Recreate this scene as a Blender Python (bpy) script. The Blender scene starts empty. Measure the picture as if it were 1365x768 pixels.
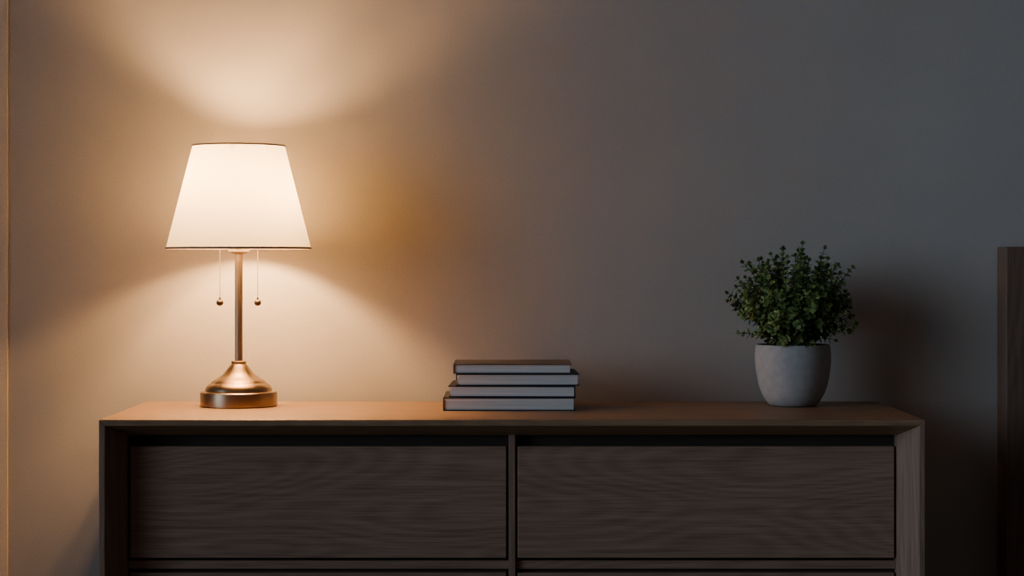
import bpy, bmesh, math, random
from mathutils import Vector, Matrix
random.seed(7)
scene = bpy.context.scene
col = scene.collection

# ---------------------------------------------------------------- camera
F = 2651.0; CY = -3.85; CZ = 1.112; HOR = 345.0
cam_d = bpy.data.cameras.new("camera"); cam = bpy.data.objects.new("camera", cam_d)
col.objects.link(cam)
cam.location = (0, CY, CZ); cam.rotation_euler = (math.radians(90), 0, 0)
cam_d.sensor_width = 36; cam_d.lens = 36 * F / 1365
cam_d.shift_y = -(384 - HOR) / 1365
scene.camera = cam

def PX(px, y): return (px - 682.5) * (y - CY) / F
def PZ(py, y): return CZ - (py - HOR) * (y - CY) / F

# ---------------------------------------------------------------- materials
def new_mat(name):
    m = bpy.data.materials.new(name); m.use_nodes = True
    nt = m.node_tree; b = nt.nodes["Principled BSDF"]
    return m, nt, b

def N(nt, t, **kw):
    n = nt.nodes.new(t)
    for k, v in kw.items(): setattr(n, k, v)
    return n

def ramp(nt, stops):
    r = N(nt, "ShaderNodeValToRGB")
    e = r.color_ramp.elements
    while len(e) < len(stops): e.new(0.5)
    for i, (p, c) in enumerate(stops):
        e[i].position = p; e[i].color = (*c, 1)
    return r

def wood(name, dark, light, axis='X', rough=0.5, fig=0.13):
    m, nt, b = new_mat(name); L = nt.links.new
    tc = N(nt, "ShaderNodeTexCoord"); oi = N(nt, "ShaderNodeObjectInfo")
    mul = N(nt, "ShaderNodeMath", operation='MULTIPLY'); mul.inputs[1].default_value = 13.7
    L(oi.outputs["Random"], mul.inputs[0])
    add = N(nt, "ShaderNodeVectorMath", operation='ADD')
    L(tc.outputs["Object"], add.inputs[0]); L(mul.outputs[0], add.inputs[1])
    def mp(along, across):
        k = N(nt, "ShaderNodeMapping")
        k.inputs["Scale"].default_value = (along if axis == 'X' else across,
            along if axis == 'Y' else across, along if axis == 'Z' else across)
        L(add.outputs[0], k.inputs["Vector"]); return k
    # growth-ring figure: contour lines of a stretched noise field (cathedral grain)
    m1 = mp(1.1, 6.5)
    n0 = N(nt, "ShaderNodeTexNoise"); n0.inputs["Scale"].default_value = 0.9; n0.inputs["Detail"].default_value = 1.2
    L(m1.outputs[0], n0.inputs["Vector"])
    k = N(nt, "ShaderNodeMath", operation='MULTIPLY'); k.inputs[1].default_value = 200
    L(n0.outputs["Fac"], k.inputs[0])
    sn = N(nt, "ShaderNodeMath", operation='SINE'); L(k.outputs[0], sn.inputs[0])
    mr = N(nt, "ShaderNodeMapRange"); mr.inputs["From Min"].default_value = -1
    L(sn.outputs[0], mr.inputs["Value"])
    # fine fibre
    m2 = mp(9.0, 480.0)
    n1 = N(nt, "ShaderNodeTexNoise"); n1.inputs["Scale"].default_value = 1.0; n1.inputs["Detail"].default_value = 3
    n1.inputs["Roughness"].default_value = 0.6
    L(m2.outputs[0], n1.inputs["Vector"])
    m3 = mp(2.0, 60.0)
    n2 = N(nt, "ShaderNodeTexNoise"); n2.inputs["Scale"].default_value = 1.5; n2.inputs["Detail"].default_value = 4
    L(m3.outputs[0], n2.inputs["Vector"])
    mix = N(nt, "ShaderNodeMix"); mix.inputs[0].default_value = fig
    L(n1.outputs["Fac"], mix.inputs[2]); L(mr.outputs[0], mix.inputs[3])
    mix2 = N(nt, "ShaderNodeMix"); mix2.inputs[0].default_value = 0.33
    L(mix.outputs[0], mix2.inputs[2]); L(n2.outputs["Fac"], mix2.inputs[3])
    r = ramp(nt, [(0.26, dark), (0.72, light)])
    L(mix2.outputs[0], r.inputs[0]); L(r.outputs[0], b.inputs["Base Color"])
    bp = N(nt, "ShaderNodeBump"); bp.inputs["Strength"].default_value = 0.1; bp.inputs["Distance"].default_value = 0.001
    L(mix2.outputs[0], bp.inputs["Height"]); L(bp.outputs[0], b.inputs["Normal"])
    b.inputs["Roughness"].default_value = rough
    b.inputs["Specular IOR Level"].default_value = 0.3
    return m

WD, WL = (0.165, 0.099, 0.064), (0.41, 0.26, 0.175)
wood_x = wood("walnut_horizontal", WD, WL, 'X', 0.55)
wood_top = wood("walnut_top", (0.19, 0.112, 0.058), (0.40, 0.245, 0.133), 'X', 0.45)
wood_z = wood("walnut_vertical", WD, WL, 'Z')
wood_dk = wood("walnut_painted_shade", (0.03, 0.021, 0.016), (0.055, 0.04, 0.031), 'X', 0.7)  # walnut darkened in colour to paint the shade in the gaps behind the drawers
wood_bed = wood("bed_wood", (0.10, 0.062, 0.042), (0.24, 0.15, 0.105), 'Z')

def noisy(name, c1, c2, scale, rough=0.8, bump=0.1, dist=0.001, detail=6, metallic=0, stretch=(1,1,1)):
    m, nt, b = new_mat(name); L = nt.links.new
    tc = N(nt, "ShaderNodeTexCoord"); mp = N(nt, "ShaderNodeMapping"); mp.inputs["Scale"].default_value = stretch
    L(tc.outputs["Object"], mp.inputs["Vector"])
    n = N(nt, "ShaderNodeTexNoise"); n.inputs["Scale"].default_value = scale; n.inputs["Detail"].default_value = detail
    L(mp.outputs[0], n.inputs["Vector"])
    r = ramp(nt, [(0.3, c1), (0.7, c2)]); L(n.outputs["Fac"], r.inputs[0]); L(r.outputs[0], b.inputs["Base Color"])
    bp = N(nt, "ShaderNodeBump"); bp.inputs["Strength"].default_value = bump; bp.inputs["Distance"].default_value = dist
    L(n.outputs["Fac"], bp.inputs["Height"]); L(bp.outputs[0], b.inputs["Normal"])
    b.inputs["Roughness"].default_value = rough; b.inputs["Metallic"].default_value = metallic
    b.inputs["Specular IOR Level"].default_value = 0.3
    return m

# wall paint with a fine plaster/weave texture
def wall_mat(name, c1, c2):
    m, nt, b = new_mat(name); L = nt.links.new
    tc = N(nt, "ShaderNodeTexCoord")
    n = N(nt, "ShaderNodeTexNoise"); n.inputs["Scale"].default_value = 3; n.inputs["Detail"].default_value = 3
    L(tc.outputs["Object"], n.inputs["Vector"])
    r = ramp(nt, [(0.3, c1), (0.7, c2)]); L(n.outputs["Fac"], r.inputs[0])
    n2 = N(nt, "ShaderNodeTexNoise"); n2.inputs["Scale"].default_value = 260; n2.inputs["Detail"].default_value = 4
    L(tc.outputs["Object"], n2.inputs["Vector"])
    mx = N(nt, "ShaderNodeMix", data_type='RGBA', blend_type='MULTIPLY'); mx.inputs[0].default_value = 0.25
    L(r.outputs[0], mx.inputs[6]); L(n2.outputs["Fac"], mx.inputs[7]); L(mx.outputs[2], b.inputs["Base Color"])
    bp = N(nt, "ShaderNodeBump"); bp.inputs["Strength"].default_value = 0.25; bp.inputs["Distance"].default_value = 0.001
    L(n2.outputs["Fac"], bp.inputs["Height"]); L(bp.outputs[0], b.inputs["Normal"])
    b.inputs["Roughness"].default_value = 0.9; b.inputs["Specular IOR Level"].default_value = 0.15
    return m
wallm = wall_mat("wall_paint", (0.53, 0.475, 0.415), (0.57, 0.515, 0.45))
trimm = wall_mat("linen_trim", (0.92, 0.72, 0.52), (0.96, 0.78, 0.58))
floorm = wood("floor_wood", (0.10, 0.07, 0.05), (0.2, 0.14, 0.1), 'X')

def metal(name, c, rough, stretch):
    m, nt, b = new_mat(name); L = nt.links.new
    tc = N(nt, "ShaderNodeTexCoord"); mp = N(nt, "ShaderNodeMapping"); mp.inputs["Scale"].default_value = stretch
    L(tc.outputs["Object"], mp.inputs["Vector"])
    n = N(nt, "ShaderNodeTexNoise"); n.inputs["Scale"].default_value = 30; n.inputs["Detail"].default_value = 4
    L(mp.outputs[0], n.inputs["Vector"])
    mr = N(nt, "ShaderNodeMapRange"); mr.inputs["To Min"].default_value = rough - 0.03; mr.inputs["To Max"].default_value = rough + 0.04
    L(n.outputs["Fac"], mr.inputs["Value"]); L(mr.outputs[0], b.inputs["Roughness"])
    b.inputs["Base Color"].default_value = (*c, 1); b.inputs["Metallic"].default_value = 1
    bp = N(nt, "ShaderNodeBump"); bp.inputs["Strength"].default_value = 0.03; bp.inputs["Distance"].default_value = 0.0005
    L(n.outputs["Fac"], bp.inputs["Height"]); L(bp.outputs[0], b.inputs["Normal"])
    return m
brass = metal("brushed_bronze", (0.31, 0.215, 0.13), 0.33, (0.2, 0.2, 12))
polem = metal("brushed_bronze_pole", (0.38, 0.275, 0.185), 0.44, (1, 1, 0.3))
chainm = metal("chain_brass", (0.8, 0.64, 0.42), 0.4, (1, 1, 1))
darkbrass = metal("dark_bronze", (0.16, 0.11, 0.065), 0.3, (1, 1, 1))

# translucent fabric shade
def shade_mat():
    m = bpy.data.materials.new("shade_fabric"); m.use_nodes = True; nt = m.node_tree; nt.nodes.clear(); L = nt.links.new
    out = N(nt, "ShaderNodeOutputMaterial"); mix = N(nt, "ShaderNodeMixShader"); mix.inputs[0].default_value = 0.22
    d = N(nt, "ShaderNodeBsdfDiffuse"); t = N(nt, "ShaderNodeBsdfTranslucent")
    d.inputs[0].default_value = (0.66, 0.61, 0.50, 1); t.inputs[0].default_value = (0.84, 0.78, 0.58, 1)
    tc = N(nt, "ShaderNodeTexCoord"); n = N(nt, "ShaderNodeTexNoise"); n.inputs["Scale"].default_value = 400
    L(tc.outputs["Object"], n.inputs["Vector"])
    bp = N(nt, "ShaderNodeBump"); bp.inputs["Strength"].default_value = 0.1; bp.inputs["Distance"].default_value = 0.0005
    L(n.outputs["Fac"], bp.inputs["Height"]); L(bp.outputs[0], d.inputs["Normal"])
    L(d.outputs[0], mix.inputs[1]); L(t.outputs[0], mix.inputs[2]); L(mix.outputs[0], out.inputs[0])
    return m
shadem = shade_mat()
shadetrim = noisy("shade_trim_fabric", (0.12, 0.07, 0.04), (0.16, 0.09, 0.055), 200)
shadehem = noisy("shade_hem_fabric", (0.34, 0.22, 0.13), (0.4, 0.27, 0.17), 200)
socketm = noisy("socket_cream", (0.6, 0.45, 0.3), (0.65, 0.5, 0.34), 50, 0.5)

bulbm = bpy.data.materials.new("bulb_glow"); bulbm.use_nodes = True
bb = bulbm.node_tree.nodes["Principled BSDF"]
bb.inputs["Emission Color"].default_value = (1.0, 0.565, 0.24, 1); bb.inputs["Emission Strength"].default_value = 740

coverm = noisy("book_cover_dark", (0.024, 0.021, 0.023), (0.04, 0.035, 0.037), 60, 0.6)
covertop = noisy("book_cover_grey", (0.10, 0.088, 0.08), (0.13, 0.112, 0.103), 60, 0.6)
pagem = noisy("book_pages", (0.58, 0.55, 0.50), (0.94, 0.89, 0.82), 8, 0.9, 0.4, 0.001, 4, 0, (0.6, 0.6, 90))
potm = noisy("pot_concrete", (0.38, 0.36, 0.335), (0.45, 0.43, 0.405), 70, 0.85, 0.2, 0.001, 8)
soilm = noisy("soil", (0.02, 0.014, 0.01), (0.05, 0.035, 0.025), 80, 0.95, 1, 0.004)
stemm = noisy("plant_stem", (0.05, 0.06, 0.025), (0.09, 0.085, 0.04), 40, 0.7)
def leaf_mat():
    m, nt, b = new_mat("leaf_green"); L = nt.links.new
    tc = N(nt, "ShaderNodeTexCoord"); n = N(nt, "ShaderNodeTexNoise"); n.inputs["Scale"].default_value = 60; n.inputs["Detail"].default_value = 3
    L(tc.outputs["Object"], n.inputs["Vector"])
    r = ramp(nt, [(0.32, (0.055, 0.095, 0.028)), (0.52, (0.15, 0.22, 0.058)), (0.68, (0.36, 0.45, 0.14))])
    L(n.outputs["Fac"], r.inputs[0]); L(r.outputs[0], b.inputs["Base Color"])
    b.inputs["Roughness"].default_value = 0.5; b.inputs["Specular IOR Level"].default_value = 0.3
    return m
leafm = leaf_mat()

# ---------------------------------------------------------------- helpers
def mesh_obj(name, verts, faces, mat, parent=None, loc=(0, 0, 0), smooth=False):
    me = bpy.data.meshes.new(name); me.from_pydata([tuple(v) for v in verts], [], faces); me.update()
    bm = bmesh.new(); bm.from_mesh(me); bmesh.ops.recalc_face_normals(bm, faces=bm.faces); bm.to_mesh(me); bm.free()
    o = bpy.data.objects.new(name, me); col.objects.link(o)
    if mat: me.materials.append(mat)
    if smooth:
        for p in me.polygons: p.use_smooth = True
    o.location = loc
    if parent: o.parent = parent
    return o

def bevel(o, w, seg=2):
    if w <= 0: return
    md = o.modifiers.new("bevel", 'BEVEL'); md.width = w; md.segments = seg; md.limit_method = 'ANGLE'
    md.angle_limit = math.radians(35)

BF = [(0,1,3,2),(4,6,7,5),(0,4,5,1),(2,3,7,6),(0,2,6,4),(1,5,7,3)]
def box(name, x0, x1, y0, y1, z0, z1, mat, parent=None, bv=0.002):
    """world-coordinate box; object origin at its centre"""
    c = Vector(((x0+x1)/2, (y0+y1)/2, (z0+z1)/2)); h = Vector(((x1-x0)/2, (y1-y0)/2, (z1-z0)/2))
    vs = [(sx*h.x, sy*h.y, sz*h.z) for sx in (-1, 1) for sy in (-1, 1) for sz in (-1, 1)]
    p = Vector(parent.location) if parent else Vector((0, 0, 0))
    o = mesh_obj(name, vs, BF, mat, parent, c - p); bevel(o, bv); return o

def lathe(name, prof, mat, parent, loc=(0, 0, 0), seg=64, smooth=True, caps=True, sharp=40):
    vs, fs = [], []
    for r, z in prof:
        for i in range(seg):
            a = 2*math.pi*i/seg; vs.append((r*math.cos(a), r*math.sin(a), z))
    for j in range(len(prof)-1):
        for i in range(seg):
            k = (i+1) % seg
            fs.append((j*seg+i, j*seg+k, (j+1)*seg+k, (j+1)*seg+i))
    if caps:
        fs.append(tuple(range(seg-1, -1, -1))); fs.append(tuple((len(prof)-1)*seg+i for i in range(seg)))
    o = mesh_obj(name, vs, fs, mat, parent, loc, smooth)
    if smooth: o.data.set_sharp_from_angle(angle=math.radians(sharp))
    return o

def empty(name, loc, label, cat, rot=0, group=None):
    e = bpy.data.objects.new(name, None); col.objects.link(e); e.location = loc; e.rotation_euler = (0, 0, rot)
    e.empty_display_size = 0.05; e["label"] = label; e["category"] = cat
    if group: e["group"] = group
    return e

# ---------------------------------------------------------------- room
WY = 0.56
w = box("wall_back", -2.6, 3.4, WY, WY+0.1, 0, 2.7, wallm, None, 0); w["kind"] = "structure"
f = box("floor", -2.6, 3.4, -4.6, WY+0.1, -0.1, 0, floorm, None, 0); f["kind"] = "structure"
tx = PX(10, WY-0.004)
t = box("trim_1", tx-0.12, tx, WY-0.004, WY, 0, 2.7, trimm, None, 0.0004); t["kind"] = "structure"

# ---------------------------------------------------------------- dresser
TOP = 0.80
dr = empty("dresser", (0, 0.25, 0), "wide dark walnut dresser with mitred frame and recessed flat drawers", "dresser")
YR = 0.058
prof = [(0.0, 0.0, 0.0), (0.0, 0.0116, 0.0116), (YR, 0.044, 0.0343), (0.50, 0.044, 0.0343), (0.50, 0.0, 0.0)]
HW = 0.80
def corner(sx, top):
    out = []
    for y, s, tz in prof:
        out.append(Vector((sx*(HW-s), y-0.25, (TOP-tz) if top else tz)))
    return out
def member(name, a, b, mat):
    c = sum(a+b, Vector())/10
    vs = [v-c for v in a+b]
    fs = [(i, (i+1) % 5, 5+(i+1) % 5, 5+i) for i in range(5)] + [(0,1,2,3,4), (9,8,7,6,5)]
    o = mesh_obj(name, vs, fs, mat, dr, c); bevel(o, 0.0012, 2); return o
member("dresser_top", corner(-1, True), corner(1, True), wood_top)
member("side_panel", corner(-1, True), corner(-1, False), wood_z)
member("side_panel", corner(1, True), corner(1, False), wood_z)
member("bottom_panel", corner(-1, False), corner(1, False), wood_x)
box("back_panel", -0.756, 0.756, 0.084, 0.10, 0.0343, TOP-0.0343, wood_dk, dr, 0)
box("divider", -0.0065, 0.0065, 0.060, 0.084, 0.0343, TOP-0.0343, wood_z, dr, 0.001)
for z1, z2 in ((0.5005, 0.517), (0.2515, 0.268)):
    for x0, x1 in ((-0.756, -0.0065), (0.0065, 0.756)):
        box("rail", x0, x1, 0.070, 0.084, z1, z2, wood_x, dr, 0.001)
for z0, z1 in ((0.5235, 0.743), (0.2745, 0.494), (0.038, 0.245)):
    for x0, x1 in ((-0.751, -0.011), (0.011, 0.752)):
        box("drawer", x0, x1, 0.060, 0.084, z0, z1, wood_x, dr, 0.0015)

# ---------------------------------------------------------------- lamp
LY = 0.365; S = (LY-CY)/F; LX = PX(318.3, LY)
lamp = empty("table_lamp", (LX, LY, TOP), "lit table lamp with white tapered shade and brushed bronze base", "table lamp")
def lz(py): return PZ(py, LY) - TOP
R = lambda r: r*S
bp_px = [(49.5, 0), (51, 1), (51, 17), (50.6, 18.6), (49.4, 19.6), (45, 20), (44.6, 20.8), (44.2, 23), (42.8, 26), (40.4, 28.6), (37.6, 30.6),
         (36.4, 31.2), (35.4, 32.6), (33, 34.6), (29.5, 36.6), (25.5, 39.0), (21.5, 42.0), (18, 45.8), (15.2, 49.6), (12.6, 53), (10.6, 55.4), (9.4, 56.4),
         (10, 57.4), (10, 59.4), (9, 60.2), (6.5, 60.6)]
lathe("lamp_base", [(R(r), R(z)) for r, z in bp_px], brass, lamp, sharp=32)
ptop = lz(338)
lathe("lamp_pole", [(R(5.2), R(60.6)), (R(5.2), ptop)], polem, lamp)
lathe("lamp_socket", [(R(8), ptop-0.001), (R(14), ptop+0.004), (R(14), ptop+0.016), (R(9), ptop+0.02), (R(6), ptop+0.05)], socketm, lamp)
sb, st = lz(331.5), lz(194.5)
rb, rt = R(96), R(61)
shade = lathe("lamp_shade", [(rb, sb), (rb+(rt-rb)*0.5, (sb+st)/2), (rt, st)], shadem, lamp, caps=False, seg=96)
def ring(name, r, z0_, z1_, r1, t, mat):
    return lathe(name, [(r-t, z0_), (r+t, z0_), (r1+t, z1_), (r1-t, z1_), (r-t, z0_)], mat, shade, caps=False, seg=96, smooth=False)
slope = (rt-rb)/(st-sb)
ring("shade_trim", rt, st-0.0018, st+0.0012, rt, 0.0012, shadetrim)
ring("shade_hem", rb, sb-0.0012, sb+0.0035, rb+slope*0.0035, 0.0012, shadehem)
# spider fitter in the top of the shade
vs, fs = [], []
for k in range(3):
    a = k*2*math.pi/3+0.5; d = Vector((math.cos(a), math.sin(a), 0)); n = Vector((-d.y, d.x, 0))*0.0012; u = Vector((0, 0, 0.0012))
    b0 = len(vs)
    for rr in (0.0, rt-0.001):
        for s1, s2 in ((-1,-1),(1,-1),(1,1),(-1,1)):
            vs.append(d*rr+n*s1+u*s2+Vector((0, 0, st-0.012)))
    fs += [(b0+i, b0+(i+1) % 4, b0+4+(i+1) % 4, b0+4+i) for i in range(4)]+[(b0,b0+1,b0+2,b0+3),(b0+7,b0+6,b0+5,b0+4)]
mesh_obj("shade_fitter", vs, fs, darkbrass, lamp)
lathe("lamp_stem", [(0.003, ptop+0.05), (0.003, st-0.008)], darkbrass, lamp, seg=12)
# two bulbs, one mounted higher than the other
for sx, bpy_ in ((-1, 240), (1, 268)):
    pr = []
    for i in range(13):
        a = -math.pi/2+math.pi*i/12
        pr.append((max(0.0005, 0.022*math.cos(a)), 0.030*math.sin(a)))
    bo = lathe("light_bulb", pr, bulbm, lamp, (sx*0.029, 0, lz(bpy_)), seg=24)
# pull chains
for px in (293.5, 343.8):
    cx = PX(px, LY)-LX
    zt, zk = sb-0.001+0.03, lz(403.5)
    bm = bmesh.new(); z = zk
    while z < zt:
        bmesh.ops.create_icosphere(bm, subdivisions=1, radius=0.0015, matrix=Matrix.Translation((0, 0, z-zk)))
        z += 0.0036
    bmesh.ops.create_cone(bm, segments=6, radius1=0.0004, radius2=0.0004, depth=zt-zk, matrix=Matrix.Translation((0, 0, (zt-zk)/2)))
    me = bpy.data.meshes.new("pull_chain"); bm.to_mesh(me); bm.free(); me.materials.append(chainm)
    ch = bpy.data.objects.new("pull_chain", me); col.objects.link(ch); ch.parent = lamp; ch.location = (cx, -0.004, zk)
    pr = [(max(0.0003, 0.0076*math.cos(a)), 0.0070*math.sin(a)) for a in [(-math.pi/2+math.pi*i/14) for i in range(15)]]
    pr[-1] = (0.002, 0.0078); pr.append((0.0018, 0.011)); pr.append((0.0005, 0.012))
    lathe("pull_knob", pr, darkbrass, ch, (0, 0, 0), seg=24)
    sxx = 1 if cx > 0 else -1
    vs = []; r_ = 0.0022
    for xx in (0.008*sxx, cx):
        for i in range(8):
            a = i*math.pi/4; vs.append((xx, -0.004+r_*math.cos(a), ptop+0.026+r_*math.sin(a)))
    mesh_obj("chain_arm", vs, [(i, (i+1) % 8, 8+(i+1) % 8, 8+i) for i in range(8)]+[tuple(range(8)), tuple(range(15, 7, -1))], darkbrass, lamp)

# ---------------------------------------------------------------- books
def book(x0px, x1px, yfront, z0, th, depth, rot, cm, label, spine):
    y = yfront; x0, x1 = PX(x0px, y), PX(x1px, y); W = x1-x0
    e = empty("book", ((x0+x1)/2, y+depth/2, z0), label, "book", rot, "stack of hardcover books on the dresser")
    b = 0.0023; g = 0.0035
    vs, fs = [], []
    def add(ax, bx, ay, by, az, bz_):
        k = len(vs)
        vs.extend([(x, yy, z) for x in (ax, bx) for yy in (ay, by) for z in (az, bz_)])
        fs.extend([tuple(k+i for i in q) for q in BF])
    add(-W/2, W/2, -depth/2, depth/2, 0, b)
    add(-W/2, W/2, -depth/2, depth/2, th-b, th)
    if spine == 'L': add(-W/2, -W/2+b, -depth/2, depth/2, b, th-b)
    else: add(-W/2, W/2, depth/2-b, depth/2, b, th-b)
    c = mesh_obj("book_cover", vs, fs, cm, e); bevel(c, 0.0006, 1)
    # page block, gently rounded at its left end when the spine is at the back
    l = b if spine == 'L' else g
    pw0, pw1 = -W/2+l, W/2-g
    py0, py1 = -depth/2+g, depth/2-(g if spine == 'L' else b)
    sec = [(pw1, b), (pw1, th-b)]
    if spine == 'L': sec += [(pw0, th-b), (pw0, b)]
    else:
        hh = (th-2*b)/2; bul = 0.005
        for i in range(9):
            a = math.pi/2-math.pi*i/8; sec.append((pw0+bul-bul*math.cos(a), th/2+hh*math.sin(a)))
    n = len(sec)
    pv = [(x, py0, z) for x, z in sec]+[(x, py1, z) for x, z in sec]
    pf = [tuple(range(n)), tuple(range(2*n-1, n-1, -1))]+[(i, (i+1) % n, n+(i+1) % n, n+i) for i in range(n)]
    mesh_obj("book_pages", pv, pf, pagem, e)
    return z0+th
z = TOP
z = book(590.5, 767, 0.227, z, 0.0275, 0.20, 0.0, coverm, "closed black hardcover book lying directly on the dresser", 'L')
z = book(599, 769, 0.232, z, 0.0235, 0.19, math.radians(-1.5), coverm, "closed dark hardcover book with pale pages, second from stack bottom", 'B')
z = book(606, 771, 0.235, z, 0.0245, 0.185, math.radians(1.5), coverm, "closed black hardcover book lying just under the top book", 'B')
z = book(604, 762, 0.240, z, 0.020, 0.18, math.radians(0), covertop, "closed grey hardcover book on top of the stack", 'L')

# ---------------------------------------------------------------- potted plant
PY = 0.375; SP = (PY-CY)/F; PXc = PX(1057, PY)
pl = empty("potted_plant", (PXc, PY, TOP), "bushy small-leaved green plant in a pale grey concrete pot on dresser", "potted plant")
zp0 = HOR+(CZ-TOP)/SP
H = (zp0-459)*SP
hp = zp0-459
ctl = [(25, 0), (29, 0.6), (33, 3), (37.5, 9), (41.8, 17), (45.6, 28), (48.2, 40), (49.7, 51), (50.3, 61), (50.3, 69), (49.7, 76), (49.0, hp-1.2), (48.4, hp-0.2), (47.4, hp), (46.6, hp-0.5), (46, hp-2), (46, hp-9)]
lathe("pot", [(r*SP, z*SP) for r, z in ctl], potm, pl, sharp=60)
zs = H-8*SP
lathe("soil", [(45.3*SP, zs-0.004), (45.3*SP, zs), (20*SP, zs+0.004), (0.001, zs+0.005)], soilm, pl)
fc = Vector((PX(1060, PY)-PXc, 0, PZ(400, PY)-TOP))   # foliage centre
SV, SF, LV, LF = [], [], [], []
def tube(pts, r0, r1):
    n = len(pts); b0 = len(SV)
    for i, p in enumerate(pts):
        t = (pts[min(i+1, n-1)]-pts[max(i-1, 0)]).normalized()
        a = t.cross(Vector((0.3, 0.9, 0.1))).normalized(); b = t.cross(a); r = r0+(r1-r0)*i/(n-1)
        for k in range(4):
            an = k*math.pi/2; SV.append(p+a*math.cos(an)*r+b*math.sin(an)*r)
    for i in range(n-1):
        for k in range(4):
            SF.append((b0+i*4+k, b0+i*4+(k+1) % 4, b0+(i+1)*4+(k+1) % 4, b0+(i+1)*4+k))
def leaf(p, d, up, L_):
    d = d.normalized(); s = d.cross(up)
    if s.length < 1e-3: s = Vector((1, 0, 0))
    s.normalize(); n = s.cross(d).normalized(); w_ = L_*random.uniform(0.38, 0.48); b0 = len(LV)
    cup = 0.16*L_
    LV.extend([p, p+d*L_*0.3+s*w_*0.8+n*cup*0.6, p+d*L_*0.68+s*w_*0.95+n*cup*0.6, p+d*L_-n*cup*0.3,
               p+d*L_*0.68-s*w_*0.95+n*cup*0.6, p+d*L_*0.3-s*w_*0.8+n*cup*0.6, p+d*L_*0.32, p+d*L_*0.68])
    LF.extend([(b0, b0+1, b0+6), (b0+1, b0+2, b0+7, b0+6), (b0+2, b0+3, b0+7), (b0, b0+6, b0+5), (b0+6, b0+7, b0+4, b0+5), (b0+7, b0+3, b0+4)])
def sprig(end, st_, mid, u0=0.28, leafscale=1.0):
    pts = []
    for j in range(9):
        u = j/8; pts.append(st_*(1-u)**2+mid*2*u*(1-u)+end*u*u)
    tube(pts, 0.0014, 0.0006)
    ln = sum((pts[j+1]-pts[j]).length for j in range(8)); npair = max(2, int(ln*(1-u0)/0.0105))
    for j in range(npair+1):
        u = u0+(1-u0)*j/npair; fi = u*8; i0 = min(7, int(fi)); fr = fi-i0
        p = pts[i0].lerp(pts[i0+1], fr); tg = (pts[i0+1]-pts[i0]).normalized()
        a = tg.cross(Vector((0.2, 0.3, 1))).normalized(); b = tg.cross(a)
        an = j*math.pi/2+random.uniform(-.4, .4); o_ = a*math.cos(an)+b*math.sin(an)
        Ls = leafscale*random.uniform(0.013, 0.0185)*(0.7 if u > 0.93 else 1)
        for sg in (-1, 1):
            d = o_*sg+tg*random.uniform(0.3, 0.8)+Vector([random.uniform(-.2, .2) for _ in range(3)])
            leaf(p, d, tg, Ls)
    leaf(pts[-1], tg, Vector((0.3, -.8, .5)), 0.010)
rx, ry, rz = 82*SP, 0.122, 71*SP
NS = 140
for i in range(NS):
    t = (i+0.5)/NS; zc = 1-1.84*t; ph = i*2.399963+random.uniform(-.35, .35)
    q = math.sqrt(max(0, 1-zc*zc)); k = random.choice((random.uniform(0.62, 0.88), random.uniform(0.86, 1.09)))
    rxx = rx*(1.09 if (math.cos(ph) > 0 and zc < 0.1) else 1.0)
    end = fc+Vector((rxx*q*math.cos(ph)*k, ry*q*math.sin(ph)*min(k, 1.03), rz*zc*k))
    low = H-0.022 if q*k > 0.60 else H+0.003
    if end.z < low: end.z = low+random.uniform(-0.006, .020)
    a = random.uniform(0, 6.28); st_ = Vector((math.cos(a)*0.03*random.random(), math.sin(a)*0.03*random.random(), zs+0.002))
    mid = (st_+end)/2 + Vector((0, 0, 0.028 if zc < 0.2 else 0.0)) + Vector([random.uniform(-.016, .016) for _ in range(3)])
    if zc < 0.1: mid.z = max(mid.z, H+0.02)
    sprig(end, st_, mid)
    if random.random() < 0.3:
        m2 = st_.lerp(end, 0.55)+Vector((0, 0, 0.008))
        e2 = end+Vector((random.uniform(-.035, .035), random.uniform(-.02, .02), random.uniform(-.02, .022)))
        off = (e2-fc); f2 = math.sqrt((off.x/(rx*1.1))**2+(off.y/ry)**2+(off.z/(rz*1.1))**2)
        if f2 > 1: e2 = fc+off/f2
        if e2.z < low: e2.z = low
        sprig(e2, m2, (m2+e2)/2+Vector((0, 0, .004)), 0.1, 0.9)
mesh_obj("stems", SV, SF, stemm, pl)
me_l = mesh_obj("foliage", LV, LF, leafm, pl, smooth=True)

# ---------------------------------------------------------------- headboard
hb_f = 0.475; hx = PX(1341, hb_f); hz = PZ(329, hb_f)
hb = empty("headboard", (hx+0.5, 0.51, 0), "dark brown wooden bed headboard standing against the wall", "headboard")
box("headboard_post", hx, hx+0.06, hb_f, 0.555, 0, hz, wood_bed, hb, 0.003)
box("headboard_post", hx+1.10, hx+1.16, hb_f, 0.555, 0, hz, wood_bed, hb, 0.003)
box("headboard_rail", hx+0.06, hx+1.10, hb_f+0.002, 0.553, hz-0.07, hz, wood_bed, hb, 0.003)
box("headboard_panel", hx+0.06, hx+1.10, hb_f+0.02, 0.54, 0.25, hz-0.07, wood_bed, hb, 0.002)

# ---------------------------------------------------------------- lights
def area(name, loc, target, size, energy, color, spread=180):
    d = bpy.data.lights.new(name, 'AREA'); d.size = size; d.energy = energy; d.color = color; d.spread = math.radians(spread)
    o = bpy.data.objects.new(name, d); col.objects.link(o); o.location = loc
    o.rotation_euler = (Vector(target)-Vector(loc)).to_track_quat('-Z', 'Y').to_euler(); return o
area("evening_window_light", (-3.4, -2.7, 1.9), (2.8, 0.5, 1.15), 2.8, 13.5, (0.57, 0.75, 1.0), 52)

wd = bpy.data.worlds.new("world"); scene.world = wd; wd.use_nodes = True
bg = wd.node_tree.nodes["Background"]; bg.inputs[0].default_value = (1.0, 0.90, 0.94, 1); bg.inputs[1].default_value = 0.040
